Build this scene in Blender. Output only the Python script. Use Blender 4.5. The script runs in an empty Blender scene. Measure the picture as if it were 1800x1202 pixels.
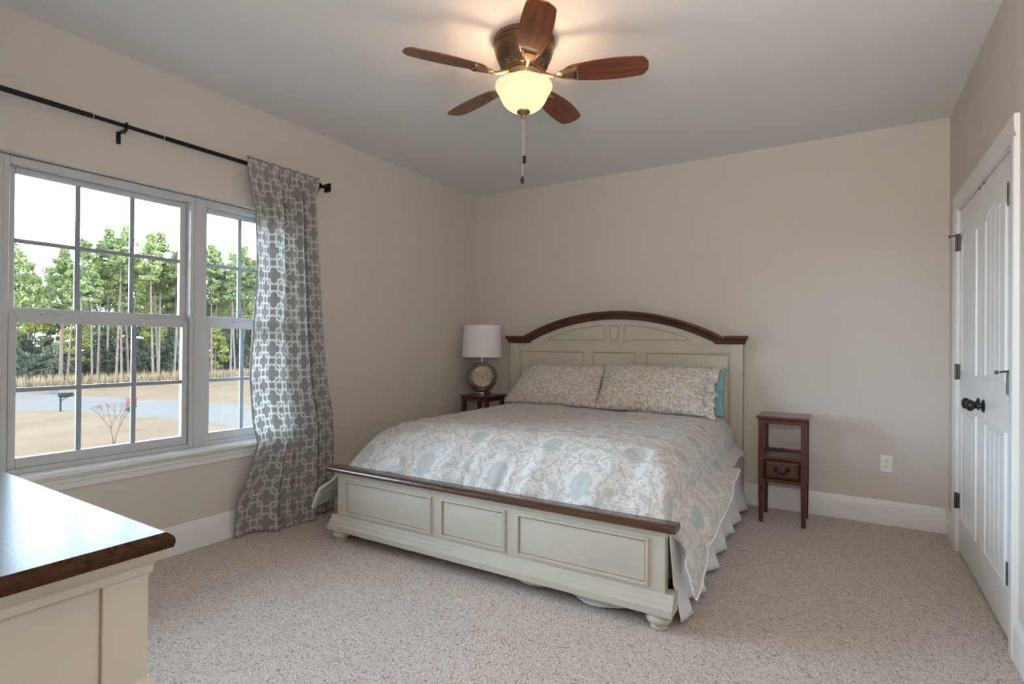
import bpy, bmesh, math, random
from mathutils import Vector, Matrix, noise
S = bpy.context.scene
COL = S.collection
R = math.radians
random.seed(7)

# ------------------------------------------------------------------ camera
XL, XR, YB, H = -3.2725, 0.5714, 4.5346, 2.74
cam = bpy.data.cameras.new('camera')
cam.sensor_width = 36.0
cam.lens = 948.71 / 1800 * 36
cam.clip_start = 0.02
cam.clip_end = 600
co = bpy.data.objects.new('camera', cam)
COL.objects.link(co)
cr = Vector((0.84964, 0.52730, 0.00829)); cu = Vector((-0.00457, -0.00834, 0.99995)); cf = Vector((-0.52734, 0.84964, 0.00468))
M = Matrix(((cr.x, cu.x, -cf.x, 0.0), (cr.y, cu.y, -cf.y, 0.0), (cr.z, cu.z, -cf.z, 1.2197), (0, 0, 0, 1)))
co.matrix_world = M
S.camera = co

# ------------------------------------------------------------------ view, sky, sun, daylight, added fill lights
S.view_settings.view_transform = 'Standard'
S.view_settings.look = 'None'
S.view_settings.gamma = 1.0
S.view_settings.exposure = 0.80
S.view_settings.use_curve_mapping = False
S.cycles.use_denoising = True
S.cycles.max_bounces = 12
S.cycles.diffuse_bounces = 8
S.cycles.transparent_max_bounces = 16
S.cycles.sample_clamp_indirect = 8.0
W = bpy.data.worlds.new('sky')
S.world = W
W.use_nodes = True
bg = W.node_tree.nodes['Background']
bg.inputs[0].default_value = (0.63, 0.81, 1.0, 1)
_n = W.node_tree
_tc = _n.nodes.new('ShaderNodeTexCoord')
_sx = _n.nodes.new('ShaderNodeSeparateXYZ')
_n.links.new(_tc.outputs['Generated'], _sx.inputs[0])
_mr = _n.nodes.new('ShaderNodeMapRange')            # bright hazy horizon, deeper zenith
for _i, _v in ((1, .12), (2, .78), (3, 22.0), (4, 2.0)):
    _mr.inputs[_i].default_value = _v
_n.links.new(_sx.outputs['Z'], _mr.inputs[0])
_n.links.new(_mr.outputs[0], bg.inputs[1])


def light(name, kind, loc, energy, col=(1, 1, 1), rot=None, **kw):
    l = bpy.data.lights.new(name, kind)
    l.energy = energy
    l.color = col
    for k, v in kw.items():
        setattr(l, k, v)
    o = bpy.data.objects.new(name, l)
    COL.objects.link(o)
    o.location = loc
    if rot:
        o.rotation_euler = rot
    return o


sd = Vector((-0.30, 0.80, -0.52)).normalized()          # direction the sunlight travels
so = light('sun', 'SUN', (0, 0, 20), 5.0, (1, 0.93, 0.82), angle=R(0.6))
so.rotation_euler = sd.to_track_quat('-Z', 'Y').to_euler()
# portal for the sky in the window opening
po = light('window_portal', 'AREA', (XL - 0.16, 1.305, 1.34), 1, rot=(0, R(-90), 0), shape='RECTANGLE', size=1.52, size_y=2.1)
po.data.cycles.is_portal = True
# unseen fill light added under the hall ceiling behind the camera
light('hall_fill_light', 'AREA', (0.1, -1.0, 2.66), 3, (1, 0.95, 0.9), shape='DISK', size=0.5)
light('doorway_fill_light', 'AREA', (0.0, -0.13, 1.55), 44, (1, 0.92, 0.86), rot=(R(146), 0, R(-24)), shape='RECTANGLE', size=0.86, size_y=0.9)  # unseen fill added in the doorway, aimed up to brighten the room

# ------------------------------------------------------------------ materials
MAT = {}


def nt_mat(name):
    m = bpy.data.materials.new(name)
    m.use_nodes = True
    n = m.node_tree
    b = n.nodes['Principled BSDF']
    MAT[name] = m
    return m, n, b


class NG:
    """tiny node graph helper"""
    def __init__(s, n):
        s.n = n

    def new(s, t, **kw):
        x = s.n.nodes.new(t)
        for k, v in kw.items():
            setattr(x, k, v)
        return x

    def math(s, op, a, b=None, c=None):
        x = s.new('ShaderNodeMath', operation=op)
        for i, v in enumerate((a, b, c)):
            if v is None:
                continue
            if isinstance(v, (int, float)):
                x.inputs[i].default_value = v
            else:
                s.n.links.new(v, x.inputs[i])
        return x.outputs[0]

    def link(s, a, b):
        s.n.links.new(a, b)

    def coord(s, kind='Object', scale=None):
        t = s.new('ShaderNodeTexCoord')
        o = t.outputs[kind]
        if scale:
            mp = s.new('ShaderNodeMapping')
            mp.inputs['Scale'].default_value = scale
            s.link(o, mp.inputs[0])
            o = mp.outputs[0]
        return o

    def noise(s, vec, scale, detail=3, rough=.55, dist=0):
        x = s.new('ShaderNodeTexNoise')
        s.link(vec, x.inputs['Vector'])
        x.inputs['Scale'].default_value = scale
        x.inputs['Detail'].default_value = detail
        x.inputs['Roughness'].default_value = rough
        x.inputs['Distortion'].default_value = dist
        return x.outputs['Fac']

    def ramp(s, fac, stops):
        x = s.new('ShaderNodeValToRGB')
        e = x.color_ramp.elements
        while len(e) < len(stops):
            e.new(0.5)
        for i, (p, c) in enumerate(stops):
            e[i].position = p
            e[i].color = (*c, 1)
        s.link(fac, x.inputs[0])
        return x.outputs[0]

    def mix(s, fac, a, b):
        x = s.new('ShaderNodeMix', data_type='RGBA')
        for sock, v in ((x.inputs[0], fac), (x.inputs[6], a), (x.inputs[7], b)):
            if isinstance(v, tuple):
                sock.default_value = (*v, 1)
            elif isinstance(v, (int, float)):
                sock.default_value = v
            else:
                s.link(v, sock)
        return x.outputs[2]

    def bump(s, hgt, b, strength=.3, dist=.01):
        x = s.new('ShaderNodeBump')
        x.inputs['Strength'].default_value = strength
        x.inputs['Distance'].default_value = dist
        s.link(hgt, x.inputs['Height'])
        s.link(x.outputs[0], b.inputs['Normal'])


def plain(name, col, rough=.5, metal=0, var=0.06, vs=4.0, bump=0, bs=150, spec=.5):
    m, n, b = nt_mat(name)
    g = NG(n)
    v = g.coord('Object')
    f = g.noise(v, vs, 4)
    lo = tuple(max(0, c * (1 - var)) for c in col)
    hi = tuple(min(1, c * (1 + var)) for c in col)
    g.link(g.ramp(f, [(.3, lo), (.7, hi)]), b.inputs['Base Color'])
    b.inputs['Roughness'].default_value = rough
    b.inputs['Metallic'].default_value = metal
    b.inputs['Specular IOR Level'].default_value = spec
    if bump:
        g.bump(g.noise(v, bs, 3), b, bump, .002)
    return m


def wood(name, c1, c2, rough, axis=0, coat=0.0, sc=9, spec=.5):
    m, n, b = nt_mat(name)
    g = NG(n)
    s = [sc, sc, sc]
    s[axis] = sc * .06
    v = g.coord('Object', tuple(s))
    f = g.noise(v, 5, 6, .65, 1.2)
    g.link(g.ramp(f, [(.32, c1), (.5, tuple((x + y) / 2 for x, y in zip(c1, c2))), (.68, c2)]), b.inputs['Base Color'])
    b.inputs['Roughness'].default_value = rough
    b.inputs['Coat Weight'].default_value = coat
    b.inputs['Coat Roughness'].default_value = .12
    b.inputs['Specular IOR Level'].default_value = spec
    return m


plain('wall_paint', (.62, .58, .535), .85, var=.012, bump=.08, bs=220, spec=.2)
plain('ceiling_paint', (.72, .715, .705), .9, var=.012, bump=.25, bs=120, spec=.15)
plain('trim_white', (.76, .76, .75), .35, var=.01)
plain('vinyl_white', (.52, .53, .54), .4, var=.01)
plain('muntin_grey', (.30, .33, .36), .45, var=.02)
plain('cream_paint', (.52, .485, .415), .38, var=.035, vs=7)
plain('glaze', (.33, .24, .15), .5, var=.15, vs=20)
wood('cherry_x', (.030, .011, .006), (.105, .038, .018), .25, 0, .5)
wood('dresser_top', (.026, .014, .011), (.070, .034, .021), .22, 0, 0, spec=.03)
wood('mahogany', (.045, .011, .006), (.115, .030, .016), .28, 2, .4)
wood('blade_wood', (.085, .020, .010), (.24, .068, .028), .33, 0, .35)
plain('bronze', (.20, .125, .07), .28, .9, .06)
plain('antique_brass', (.42, .30, .17), .27, .95, .05)
plain('black_metal', (.018, .016, .018), .35, .6)
plain('dark_pewter', (.05, .048, .045), .35, .8, .15, 40)
plain('hinge_metal', (.12, .105, .09), .4, .7, .2, 60)
plain('nickel', (.62, .58, .52), .22, 1, .05)
plain('outlet_plastic', (.82, .82, .80), .35, var=.01)
plain('slot_black', (.02, .02, .02), .6)
plain('skirt_white', (.80, .80, .82), .9, var=.02, bump=.05)
plain('mattress_cloth', (.75, .74, .72), .9)
plain('teal_cloth', (.24, .47, .50), .9, var=.05, bump=.1, bs=300)
plain('hem_cord', (.76, .75, .71), .9)
plain('asphalt', (.089, .080, .073), .9, var=.06, vs=.6, spec=0)
plain('mail_black', (.008, .010, .012), .8, spec=.05)
plain('orange_box', (.08, .020, .009), .8, spec=.1)
plain('white_post', (.055, .053, .048), .8, spec=.1)
plain('bark', (.068, .050, .040), .95, var=.35, vs=3, spec=.1)
plain('bark_grey', (.080, .066, .058), .95, var=.35, vs=3, spec=.1)
plain('snag_wood', (.060, .043, .034), .95, var=.3, vs=4, spec=.1)
plain('snag_orange', (.090, .038, .015), .95, var=.3, vs=4, spec=.1)
plain('twig', (.040, .028, .021), .9, spec=.1)


def leafmat(name, c1, c2):
    m, n, b = nt_mat(name)
    g = NG(n)
    f = g.noise(g.coord('Object'), .9, 4)
    c = g.ramp(f, [(.3, c1), (.7, c2)])
    g.link(c, b.inputs['Base Color'])
    b.inputs['Roughness'].default_value = .8
    b.inputs['Specular IOR Level'].default_value = 0
    t = g.new('ShaderNodeBsdfTranslucent')
    g.link(c, t.inputs[0])
    mx = g.new('ShaderNodeMixShader')
    mx.inputs[0].default_value = .35
    g.link(b.outputs[0], mx.inputs[1])
    g.link(t.outputs[0], mx.inputs[2])
    g.link(mx.outputs[0], n.nodes['Material Output'].inputs[0])
    return m


leafmat('pine_green', (.08, .095, .040), (.18, .19, .074))
leafmat('pine_yellow', (.13, .14, .037), (.22, .20, .055))
leafmat('oak_green', (.068, .082, .040), (.15, .155, .071))
leafmat('shrub_green', (.033, .040, .029), (.085, .088, .055))
leafmat('tall_grass', (.12, .082, .050), (.18, .13, .08))

# lawn
m, n, b = nt_mat('dry_lawn')
g = NG(n)
v = g.coord('Object')
f = g.noise(v, .25, 6, .7)
f2 = g.noise(v, 9, 3)
f3 = g.math('ADD', g.math('MULTIPLY', f, .7), g.math('MULTIPLY', f2, .3))
g.link(g.ramp(f3, [(.3, (.082, .055, .0365)), (.5, (.099, .071, .049)), (.7, (.114, .085, .062))]), b.inputs['Base Color'])
b.inputs['Roughness'].default_value = 1
b.inputs['Specular IOR Level'].default_value = 0

# carpet : frieze tufts of mixed beige, brown and cream yarn
m, n, b = nt_mat('carpet')
g = NG(n)
v = g.coord('Object')
vo = g.new('ShaderNodeTexVoronoi')
vo.inputs['Scale'].default_value = 165
wv = g.new('ShaderNodeTexNoise'); wv.inputs['Scale'].default_value = 60; g.link(v, wv.inputs['Vector'])
mxv = g.new('ShaderNodeMix', data_type='VECTOR'); mxv.inputs[0].default_value = .012
g.link(v, mxv.inputs[4]); g.link(wv.outputs['Color'], mxv.inputs[5])
g.link(mxv.outputs[1], vo.inputs['Vector'])
sep = g.new('ShaderNodeSeparateColor')
g.link(vo.outputs['Color'], sep.inputs[0])
c = g.ramp(sep.outputs[0], [(.0, (.28, .19, .14)), (.10, (.45, .36, .30)), (.24, (.58, .505, .455)), (.72, (.67, .595, .545)), (1.0, (.75, .69, .645))])
fl = g.noise(v, 1.3, 3)
c = g.mix(g.math('MULTIPLY', fl, .25), c, (.62, .53, .46))
g.link(c, b.inputs['Base Color'])
b.inputs['Roughness'].default_value = 1
b.inputs['Specular IOR Level'].default_value = .1
hh = g.math('ADD', g.math('MULTIPLY', vo.outputs['Distance'], -1.0), g.math('MULTIPLY', g.noise(v, 240, 2), .35))
g.bump(hh, b, .7, .008)

# window glass: clear, faintly reflecting
m, n, b = nt_mat('glass')
g = NG(n)
tr = g.new('ShaderNodeBsdfTransparent'); tr.inputs[0].default_value = (.97, .985, .98, 1)
gl = g.new('ShaderNodeBsdfGlossy'); gl.inputs['Roughness'].default_value = .0
fr = g.new('ShaderNodeFresnel'); fr.inputs[0].default_value = 1.3
mx = g.new('ShaderNodeMixShader')
g.link(fr.outputs[0], mx.inputs[0]); g.link(tr.outputs[0], mx.inputs[1]); g.link(gl.outputs[0], mx.inputs[2])
g.link(mx.outputs[0], n.nodes['Material Output'].inputs[0])

# frosted bowl of the fan lamp
m, n, b = nt_mat('bowl_glass')
g = NG(n)
tl = g.new('ShaderNodeBsdfTranslucent'); tl.inputs[0].default_value = (.50, .45, .37, 1)
df = g.new('ShaderNodeBsdfDiffuse'); df.inputs[0].default_value = (.85, .78, .66, 1)
mx = g.new('ShaderNodeMixShader'); mx.inputs[0].default_value = .5
g.link(df.outputs[0], mx.inputs[1]); g.link(tl.outputs[0], mx.inputs[2])
em = g.new('ShaderNodeEmission'); em.inputs[0].default_value = (1, .78, .52, 1); em.inputs[1].default_value = .16
ad = g.new('ShaderNodeAddShader')
g.link(mx.outputs[0], ad.inputs[0]); g.link(em.outputs[0], ad.inputs[1])
g.link(ad.outputs[0], n.nodes['Material Output'].inputs[0])

# lamp shade linen
m, n, b = nt_mat('shade_linen')
g = NG(n)
v = g.coord('Object', (1, 1, 3))
b.inputs['Base Color'].default_value = (.80, .79, .80, 1)
b.inputs['Roughness'].default_value = .9
g.bump(g.noise(v, 220, 2), b, .1, .001)

# mercury glass lamp body : rings etched round the face
m, n, b = nt_mat('mercury_glass')
g = NG(n)
v = g.coord('Object')
f = g.noise(v, 30, 5, .7)
g.link(g.ramp(f, [(.3, (.22, .18, .12)), (.7, (.46, .41, .33))]), b.inputs['Base Color'])
b.inputs['Metallic'].default_value = .75
b.inputs['Roughness'].default_value = .3
wvz = g.new('ShaderNodeTexWave', wave_type='RINGS', rings_direction='Z')
wvz.inputs['Scale'].default_value = 38; wvz.inputs['Distortion'].default_value = 1.2; wvz.inputs['Detail Scale'].default_value = 3
g.link(v, wvz.inputs['Vector'])
g.bump(wvz.outputs['Fac'], b, .35, .003)


def damask(name, base, sage, white, P, Q, teal_amt):
    """mirror-symmetric scrolls in half-drop columns, medallions of sage, from UV in metres"""
    m, n, b = nt_mat(name)
    g = NG(n)
    uv = g.coord('UV')
    sx = g.new('ShaderNodeSeparateXYZ'); g.link(uv, sx.inputs[0])
    u, v = sx.outputs[0], sx.outputs[1]
    cu_ = g.math('FLOOR', g.math('DIVIDE', u, P))
    par = g.math('MODULO', g.math('ABSOLUTE', cu_), 2.0)
    v2 = g.math('ADD', v, g.math('MULTIPLY', par, Q / 2))
    fx = g.math('SUBTRACT', g.math('FRACT', g.math('DIVIDE', u, P)), .5)
    ax = g.math('ABSOLUTE', fx)
    fy = g.math('SUBTRACT', g.math('FRACT', g.math('DIVIDE', v2, Q)), .5)
    cmb = g.new('ShaderNodeCombineXYZ')
    g.link(g.math('MULTIPLY', ax, P), cmb.inputs[0]); g.link(g.math('MULTIPLY', fy, Q), cmb.inputs[1])
    nz = g.new('ShaderNodeTexNoise'); nz.inputs['Scale'].default_value = 15; nz.inputs['Detail'].default_value = 1.5
    nz.inputs['Distortion'].default_value = 1.6
    g.link(cmb.outputs[0], nz.inputs['Vector'])
    band = g.math('ABSOLUTE', g.math('SUBTRACT', nz.outputs['Fac'], .5))
    scroll = g.math('LESS_THAN', band, .055)
    n2 = g.noise(cmb.outputs[0], 42, 2, .6, 1.0)
    lace = g.math('GREATER_THAN', n2, .60)
    # medallion: egg shape at the middle of each cell
    ey = g.math('ADD', fy, .02)
    rr = g.math('ADD', g.math('POWER', g.math('DIVIDE', ax, .30), 2.0), g.math('POWER', g.math('DIVIDE', g.math('ABSOLUTE', ey), .19), 2.0))
    wob = g.math('MULTIPLY', g.math('SUBTRACT', nz.outputs['Fac'], .5), 1.6)
    medal = g.math('LESS_THAN', g.math('ADD', rr, wob), .62)
    ringv = g.math('SUBTRACT', g.math('ADD', rr, wob), 1.15)
    lay = g.math('LESS_THAN', g.math('ABSOLUTE', ringv), .62)
    pat = g.math('MAXIMUM', scroll, g.math('MULTIPLY', lay, g.math('GREATER_THAN', n2, .46)))
    pat = g.math('MAXIMUM', pat, lace)
    inv = g.math('SUBTRACT', 1.0, medal)
    pat = g.math('MULTIPLY', pat, g.math('MAXIMUM', inv, 1 - teal_amt))
    c = g.mix(g.math('MULTIPLY', medal, .9), base, sage)
    big = g.noise(uv, 1.7, 2)
    c = g.mix(g.math('MULTIPLY', g.math('GREATER_THAN', big, .52), .35), c, sage)
    c = g.mix(pat, c, white)
    g.link(c, b.inputs['Base Color'])
    b.inputs['Roughness'].default_value = .9
    b.inputs['Specular IOR Level'].default_value = .15
    b.inputs['Sheen Weight'].default_value = .15
    g.bump(g.noise(uv, 38, 4, .6, .9), b, .5, .007)
    return m


damask('comforter_damask', (.485, .455, .42), (.425, .455, .44), (.62, .605, .59), .26, .44, .85)
damask('sham_damask', (.47, .425, .365), (.44, .465, .45), (.66, .625, .57), .15, .22, .25)

# curtain : quatrefoil trellis
m, n, b = nt_mat('curtain_trellis')
g = NG(n)
uv = g.coord('UV')
sx = g.new('ShaderNodeSeparateXYZ'); g.link(uv, sx.inputs[0])
CC = .080
def fold(s):
    t = g.math('FRACT', g.math('DIVIDE', s, 2 * CC))
    return g.math('MULTIPLY', g.math('ABSOLUTE', g.math('SUBTRACT', t, .5)), 2 * CC)
x0, y0 = fold(sx.outputs[0]), fold(sx.outputs[1])
far = g.math('GREATER_THAN', g.math('ADD', x0, y0), CC)
x1 = g.math('ADD', g.math('MULTIPLY', x0, g.math('SUBTRACT', 1.0, far)), g.math('MULTIPLY', g.math('SUBTRACT', CC, x0), far))
y1 = g.math('ADD', g.math('MULTIPLY', y0, g.math('SUBTRACT', 1.0, far)), g.math('MULTIPLY', g.math('SUBTRACT', CC, y0), far))
def dist(ax_, ay_, cx, cy):
    dx = g.math('SUBTRACT', ax_, cx); dy = g.math('SUBTRACT', ay_, cy)
    return g.math('SQRT', g.math('ADD', g.math('MULTIPLY', dx, dx), g.math('MULTIPLY', dy, dy)))
q = g.math('SUBTRACT', g.math('MINIMUM', g.math('MINIMUM', dist(x1, y1, .0295, 0), dist(x1, y1, 0, .0295)), g.math('ADD', dist(x1, y1, 0, 0), .003)), .0275)
line1 = g.math('LESS_THAN', g.math('ABSOLUTE', q), .0062)
sqx = g.math('MINIMUM', g.math('MAXIMUM', g.math('ABSOLUTE', g.math('SUBTRACT', x1, CC)), y1),
             g.math('MAXIMUM', g.math('ABSOLUTE', g.math('SUBTRACT', y1, CC)), x1))
line2 = g.math('LESS_THAN', g.math('ABSOLUTE', g.math('SUBTRACT', sqx, .0225)), .0050)
white = g.math('MAXIMUM', line1, line2)
c = g.mix(white, (.44, .425, .41), (.76, .745, .72))
g.link(c, b.inputs['Base Color'])
b.inputs['Roughness'].default_value = .9
b.inputs['Specular IOR Level'].default_value = .1
t = g.new('ShaderNodeBsdfTranslucent'); g.link(c, t.inputs[0])
mx = g.new('ShaderNodeMixShader'); mx.inputs[0].default_value = .52
g.link(b.outputs[0], mx.inputs[1]); g.link(t.outputs[0], mx.inputs[2])
g.link(mx.outputs[0], n.nodes['Material Output'].inputs[0])


# ------------------------------------------------------------------ mesh helpers
class MB:
    def __init__(s):
        s.v = []; s.f = []; s.mi = []; s.uv = {}

    def add(s, vs, fs, mi=0):
        k = len(s.v)
        s.v += [tuple(p) for p in vs]
        for f in fs:
            s.f.append([i + k for i in f]); s.mi.append(mi)
        return k

    def box(s, x0, x1, y0, y1, z0, z1, mi=0):
        vs = [(x, y, z) for z in (z0, z1) for y in (y0, y1) for x in (x0, x1)]
        s.add(vs, [(0, 2, 3, 1), (4, 5, 7, 6), (0, 1, 5, 4), (2, 6, 7, 3), (0, 4, 6, 2), (1, 3, 7, 5)], mi)
        return s

    def tbox(s, c, hx0, hy0, hx1, hy1, z0, z1, mi=0):
        """tapered post"""
        vs = [(c[0] + sx * hx, c[1] + sy * hy, z) for z, hx, hy in ((z0, hx0, hy0), (z1, hx1, hy1)) for sy in (-1, 1) for sx in (-1, 1)]
        s.add(vs, [(0, 2, 3, 1), (4, 5, 7, 6), (0, 1, 5, 4), (2, 6, 7, 3), (0, 4, 6, 2), (1, 3, 7, 5)], mi)
        return s

    def extrude(s, prof, axis, a, b_, mi=0):
        """2D closed profile swept along an axis: axis 'x' -> profile (y,z), 'y' -> (x,z), 'z' -> (x,y)"""
        def P(t, p):
            return {'x': (t, p[0], p[1]), 'y': (p[0], t, p[1]), 'z': (p[0], p[1], t)}[axis]
        n_ = len(prof)
        vs = [P(a, p) for p in prof] + [P(b_, p) for p in prof]
        fs = [(i, (i + 1) % n_, n_ + (i + 1) % n_, n_ + i) for i in range(n_)]
        fs += [tuple(range(n_))[::-1], tuple(range(n_, 2 * n_))]
        s.add(vs, fs, mi)
        return s

    def lathe(s, prof, c=(0, 0, 0), seg=32, mi=0, mat=None):
        """profile [(r,z)...] about z through c; mat: optional 3x3/4x4 applied to local points"""
        vs = []; fs = []
        for r_, z in prof:
            for k in range(seg):
                a = 2 * math.pi * k / seg
                p = Vector((r_ * math.cos(a), r_ * math.sin(a), z))
                if mat is not None:
                    p = mat @ p
                vs.append((p.x + c[0], p.y + c[1], p.z + c[2]))
        for i in range(len(prof) - 1):
            for k in range(seg):
                k2 = (k + 1) % seg
                fs.append((i * seg + k, i * seg + k2, (i + 1) * seg + k2, (i + 1) * seg + k))
        if prof[0][0] > 1e-6:
            pass
        s.add(vs, fs, mi)
        return s

    def tube(s, pts, rad, seg=8, mi=0, cap=True):
        pts = [Vector(p) for p in pts]
        rs = rad if isinstance(rad, (list, tuple)) else [rad] * len(pts)
        vs = []; fs = []
        up = None
        for i, p in enumerate(pts):
            d = (pts[min(i + 1, len(pts) - 1)] - pts[max(i - 1, 0)]).normalized()
            if up is None:
                up = Vector((0, 0, 1)) if abs(d.z) < .9 else Vector((1, 0, 0))
            e1 = d.cross(up).normalized(); e2 = e1.cross(d).normalized(); up = e2
            for k in range(seg):
                a = 2 * math.pi * k / seg
                q_ = p + (e1 * math.cos(a) + e2 * math.sin(a)) * rs[i]
                vs.append(q_)
        for i in range(len(pts) - 1):
            for k in range(seg):
                k2 = (k + 1) % seg
                fs.append((i * seg + k, i * seg + k2, (i + 1) * seg + k2, (i + 1) * seg + k))
        if cap:
            fs.append(tuple(range(seg))[::-1]); fs.append(tuple(range((len(pts) - 1) * seg, len(pts) * seg)))
        s.add(vs, fs, mi)
        return s

    def grid(s, fn, nu, nv, uvfn=None, mi=0):
        k = len(s.v)
        for j in range(nv + 1):
            for i in range(nu + 1):
                s.v.append(tuple(fn(i / nu, j / nv)))
                if uvfn:
                    s.uv[len(s.v) - 1] = uvfn(i / nu, j / nv)
        for j in range(nv):
            for i in range(nu):
                a = k + j * (nu + 1) + i
                s.f.append([a, a + 1, a + nu + 2, a + nu + 1]); s.mi.append(mi)
        return s

    def rings(s, rings, to3, mats):
        """nested polygons (each a list of 2D points + depth); mats per ring gap, last = centre"""
        idx = []
        for poly, d in rings:
            k = len(s.v)
            s.v += [tuple(to3(p, d)) for p in poly]
            idx.append(k)
        n_ = len(rings[0][0])
        for i in range(len(rings) - 1):
            for k in range(n_):
                k2 = (k + 1) % n_
                s.f.append([idx[i] + k, idx[i] + k2, idx[i + 1] + k2, idx[i + 1] + k]); s.mi.append(mats[i])
        s.f.append([idx[-1] + k for k in range(n_)]); s.mi.append(mats[-1])
        return s

    def build(s, name, mats, parent=None, bevel=0, smooth=35, solid=0, loc=None, seg=2):
        me = bpy.data.meshes.new(name)
        me.from_pydata(s.v, [], s.f)
        if isinstance(mats, str):
            mats = [mats]
        for q_ in mats:
            me.materials.append(MAT[q_])
        if len(mats) > 1:
            me.polygons.foreach_set('material_index', s.mi)
        if s.uv:
            ul = me.uv_layers.new(name='UVMap')
            for lp in me.loops:
                ul.data[lp.index].uv = s.uv.get(lp.vertex_index, (0, 0))
        bm = bmesh.new(); bm.from_mesh(me)
        bmesh.ops.recalc_face_normals(bm, faces=bm.faces)
        bm.to_mesh(me); bm.free()
        if smooth:
            me.polygons.foreach_set('use_smooth', [True] * len(me.polygons))
            me.set_sharp_from_angle(angle=R(smooth))
        o = bpy.data.objects.new(name, me)
        COL.objects.link(o)
        if parent:
            o.parent = parent
        if loc:
            o.location = loc
        if bevel:
            bv = o.modifiers.new('bevel', 'BEVEL'); bv.width = bevel; bv.segments = seg; bv.limit_method = 'ANGLE'; bv.angle_limit = R(40)
            bv.harden_normals = True
        if solid:
            sm = o.modifiers.new('solid', 'SOLIDIFY'); sm.thickness = solid; sm.offset = -1
        return o


def tag(o, label=None, cat=None, group=None, kind=None):
    if label: o['label'] = label
    if cat: o['category'] = cat
    if group: o['group'] = group
    if kind: o['kind'] = kind
    return o


def empty(name, loc=(0, 0, 0), rz=0, parent=None):
    o = bpy.data.objects.new(name, None)
    COL.objects.link(o)
    o.empty_display_size = .1
    o.location = loc
    o.rotation_euler.z = rz
    if parent: o.parent = parent
    return o


def copy_tree(o, parent=None):
    c = o.copy(); COL.objects.link(c)
    if parent: c.parent = parent
    for ch in list(o.children):
        copy_tree(ch, c)
    return c


def inset(poly, d):
    """inset a convex polygon (counter-clockwise) by d"""
    n_ = len(poly); out = []
    for i in range(n_):
        p0, p1, p2 = Vector(poly[i - 1]), Vector(poly[i]), Vector(poly[(i + 1) % n_])
        a = (p1 - p0).normalized(); c = (p2 - p1).normalized()
        na = Vector((-a.y, a.x)); nc = Vector((-c.y, c.x))
        k = na + nc
        q_ = p1 + k * (d / max(.15, 1 + na.dot(nc)))
        out.append((q_.x, q_.y))
    return out


def rect(x0, x1, z0, z1):
    return [(x0, z0), (x1, z0), (x1, z1), (x0, z1)]


PANEL = [(0, 0), (.003, .009), (.012, .010), (.0152, .002), (.0205, .0015), (.050, .007)]
PM = [0, 0, 0, 1, 0, 0]


def panel(name, poly, to3, parent, mats=('cream_paint', 'glaze'), prof=PANEL, pm=PM):
    mb = MB()
    mb.rings([(inset(poly, d), h) for d, h in prof], to3, pm)
    return mb.build(name, list(mats), parent, smooth=20)


# ------------------------------------------------------------------ room shell
def struct(o, label=None, cat=None):
    tag(o, label, cat, kind='structure')
    return o


WT = .16
YF = -.02   # south wall face lies just behind the dresser; the doorway is where the camera stands
struct(MB().box(XL - WT, XR + .2, -.14, YB + .15, -.12, 0).build('floor', 'carpet'), 'beige and brown speckled carpet floor', 'floor')
struct(MB().box(XL - WT - .3, 1.9, -2.9, YB + .4, H, H + .25).build('ceiling', 'ceiling_paint'), 'pale grey ceiling', 'ceiling')
OY0, OY1, OZ0, OZ1 = .26, 2.35, .56, 2.09
wl = MB()
wl.box(XL - WT, XL, -.14, OY0, 0, H).box(XL - WT, XL, OY1, YB + .15, 0, H)
wl.box(XL - WT, XL, OY0, OY1, 0, OZ0).box(XL - WT, XL, OY0, OY1, OZ1, H)
struct(wl.build('wall_left', 'wall_paint', smooth=0), 'greige wall with the windows', 'wall')
struct(MB().box(XL - WT, XR + .2, YB, YB + .15, 0, H).build('wall_back', 'wall_paint'), 'greige wall behind the headboard', 'wall')
# right wall with closet opening
DY0, DY1, DZ = 2.925, 4.185, 2.055
wr = MB()
wr.box(XR, XR + .14, -.14, DY0, 0, H).box(XR, XR + .14, DY1, YB, 0, H).box(XR, XR + .14, DY0, DY1, DZ, H)
wr.box(XR + .10, XR + .14, DY0, DY1, 0, DZ)
struct(wr.build('wall_right', 'wall_paint', smooth=0), 'greige wall with the closet doors', 'wall')
wf = MB()
wf.box(XL, -.46, -.14, YF, 0, H).box(.46, XR, -.14, YF, 0, H).box(-.46, .46, -.14, YF, 2.06, H)
struct(wf.build('wall_front', 'wall_paint', smooth=0), 'greige wall with the doorway', 'wall')
wh = MB()
wh.box(-1.4, -1.3, -2.3, -.14, 0, H).box(1.3, 1.4, -2.3, -.14, 0, H).box(-1.4, 1.4, -2.4, -2.3, 0, H).box(XR, 1.4, -.14, -.04, 0, H)
struct(wh.build('wall_hall', 'wall_paint', smooth=0), 'hall walls', 'wall')
struct(MB().box(-1.4, 1.4, -2.4, -.14, -.12, 0).build('floor_hall', 'carpet'), 'hall carpet', 'floor')

BB = [(0, 0), (.016, 0), (.016, .128), (.013, .138), (.010, .142), (.009, .152), (.004, .165), (0, .165)]
struct(MB().extrude([(XL + a, z) for a, z in BB], 'y', 0, YB).build('baseboard_left', 'trim_white', smooth=30), 'white baseboard', 'baseboard')
struct(MB().extrude([(YB - a, z) for a, z in BB], 'x', XL + .016, XR - .016).build('baseboard_back', 'trim_white', smooth=30), 'white baseboard', 'baseboard')
br_ = MB().extrude([(XR - a, z) for a, z in BB], 'y', 0, DY0 - .09)
br_.extrude([(XR - a, z) for a, z in BB], 'y', DY1 + .09, YB)
struct(br_.build('baseboard_right', 'trim_white', smooth=30), 'white baseboard', 'baseboard')

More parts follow.
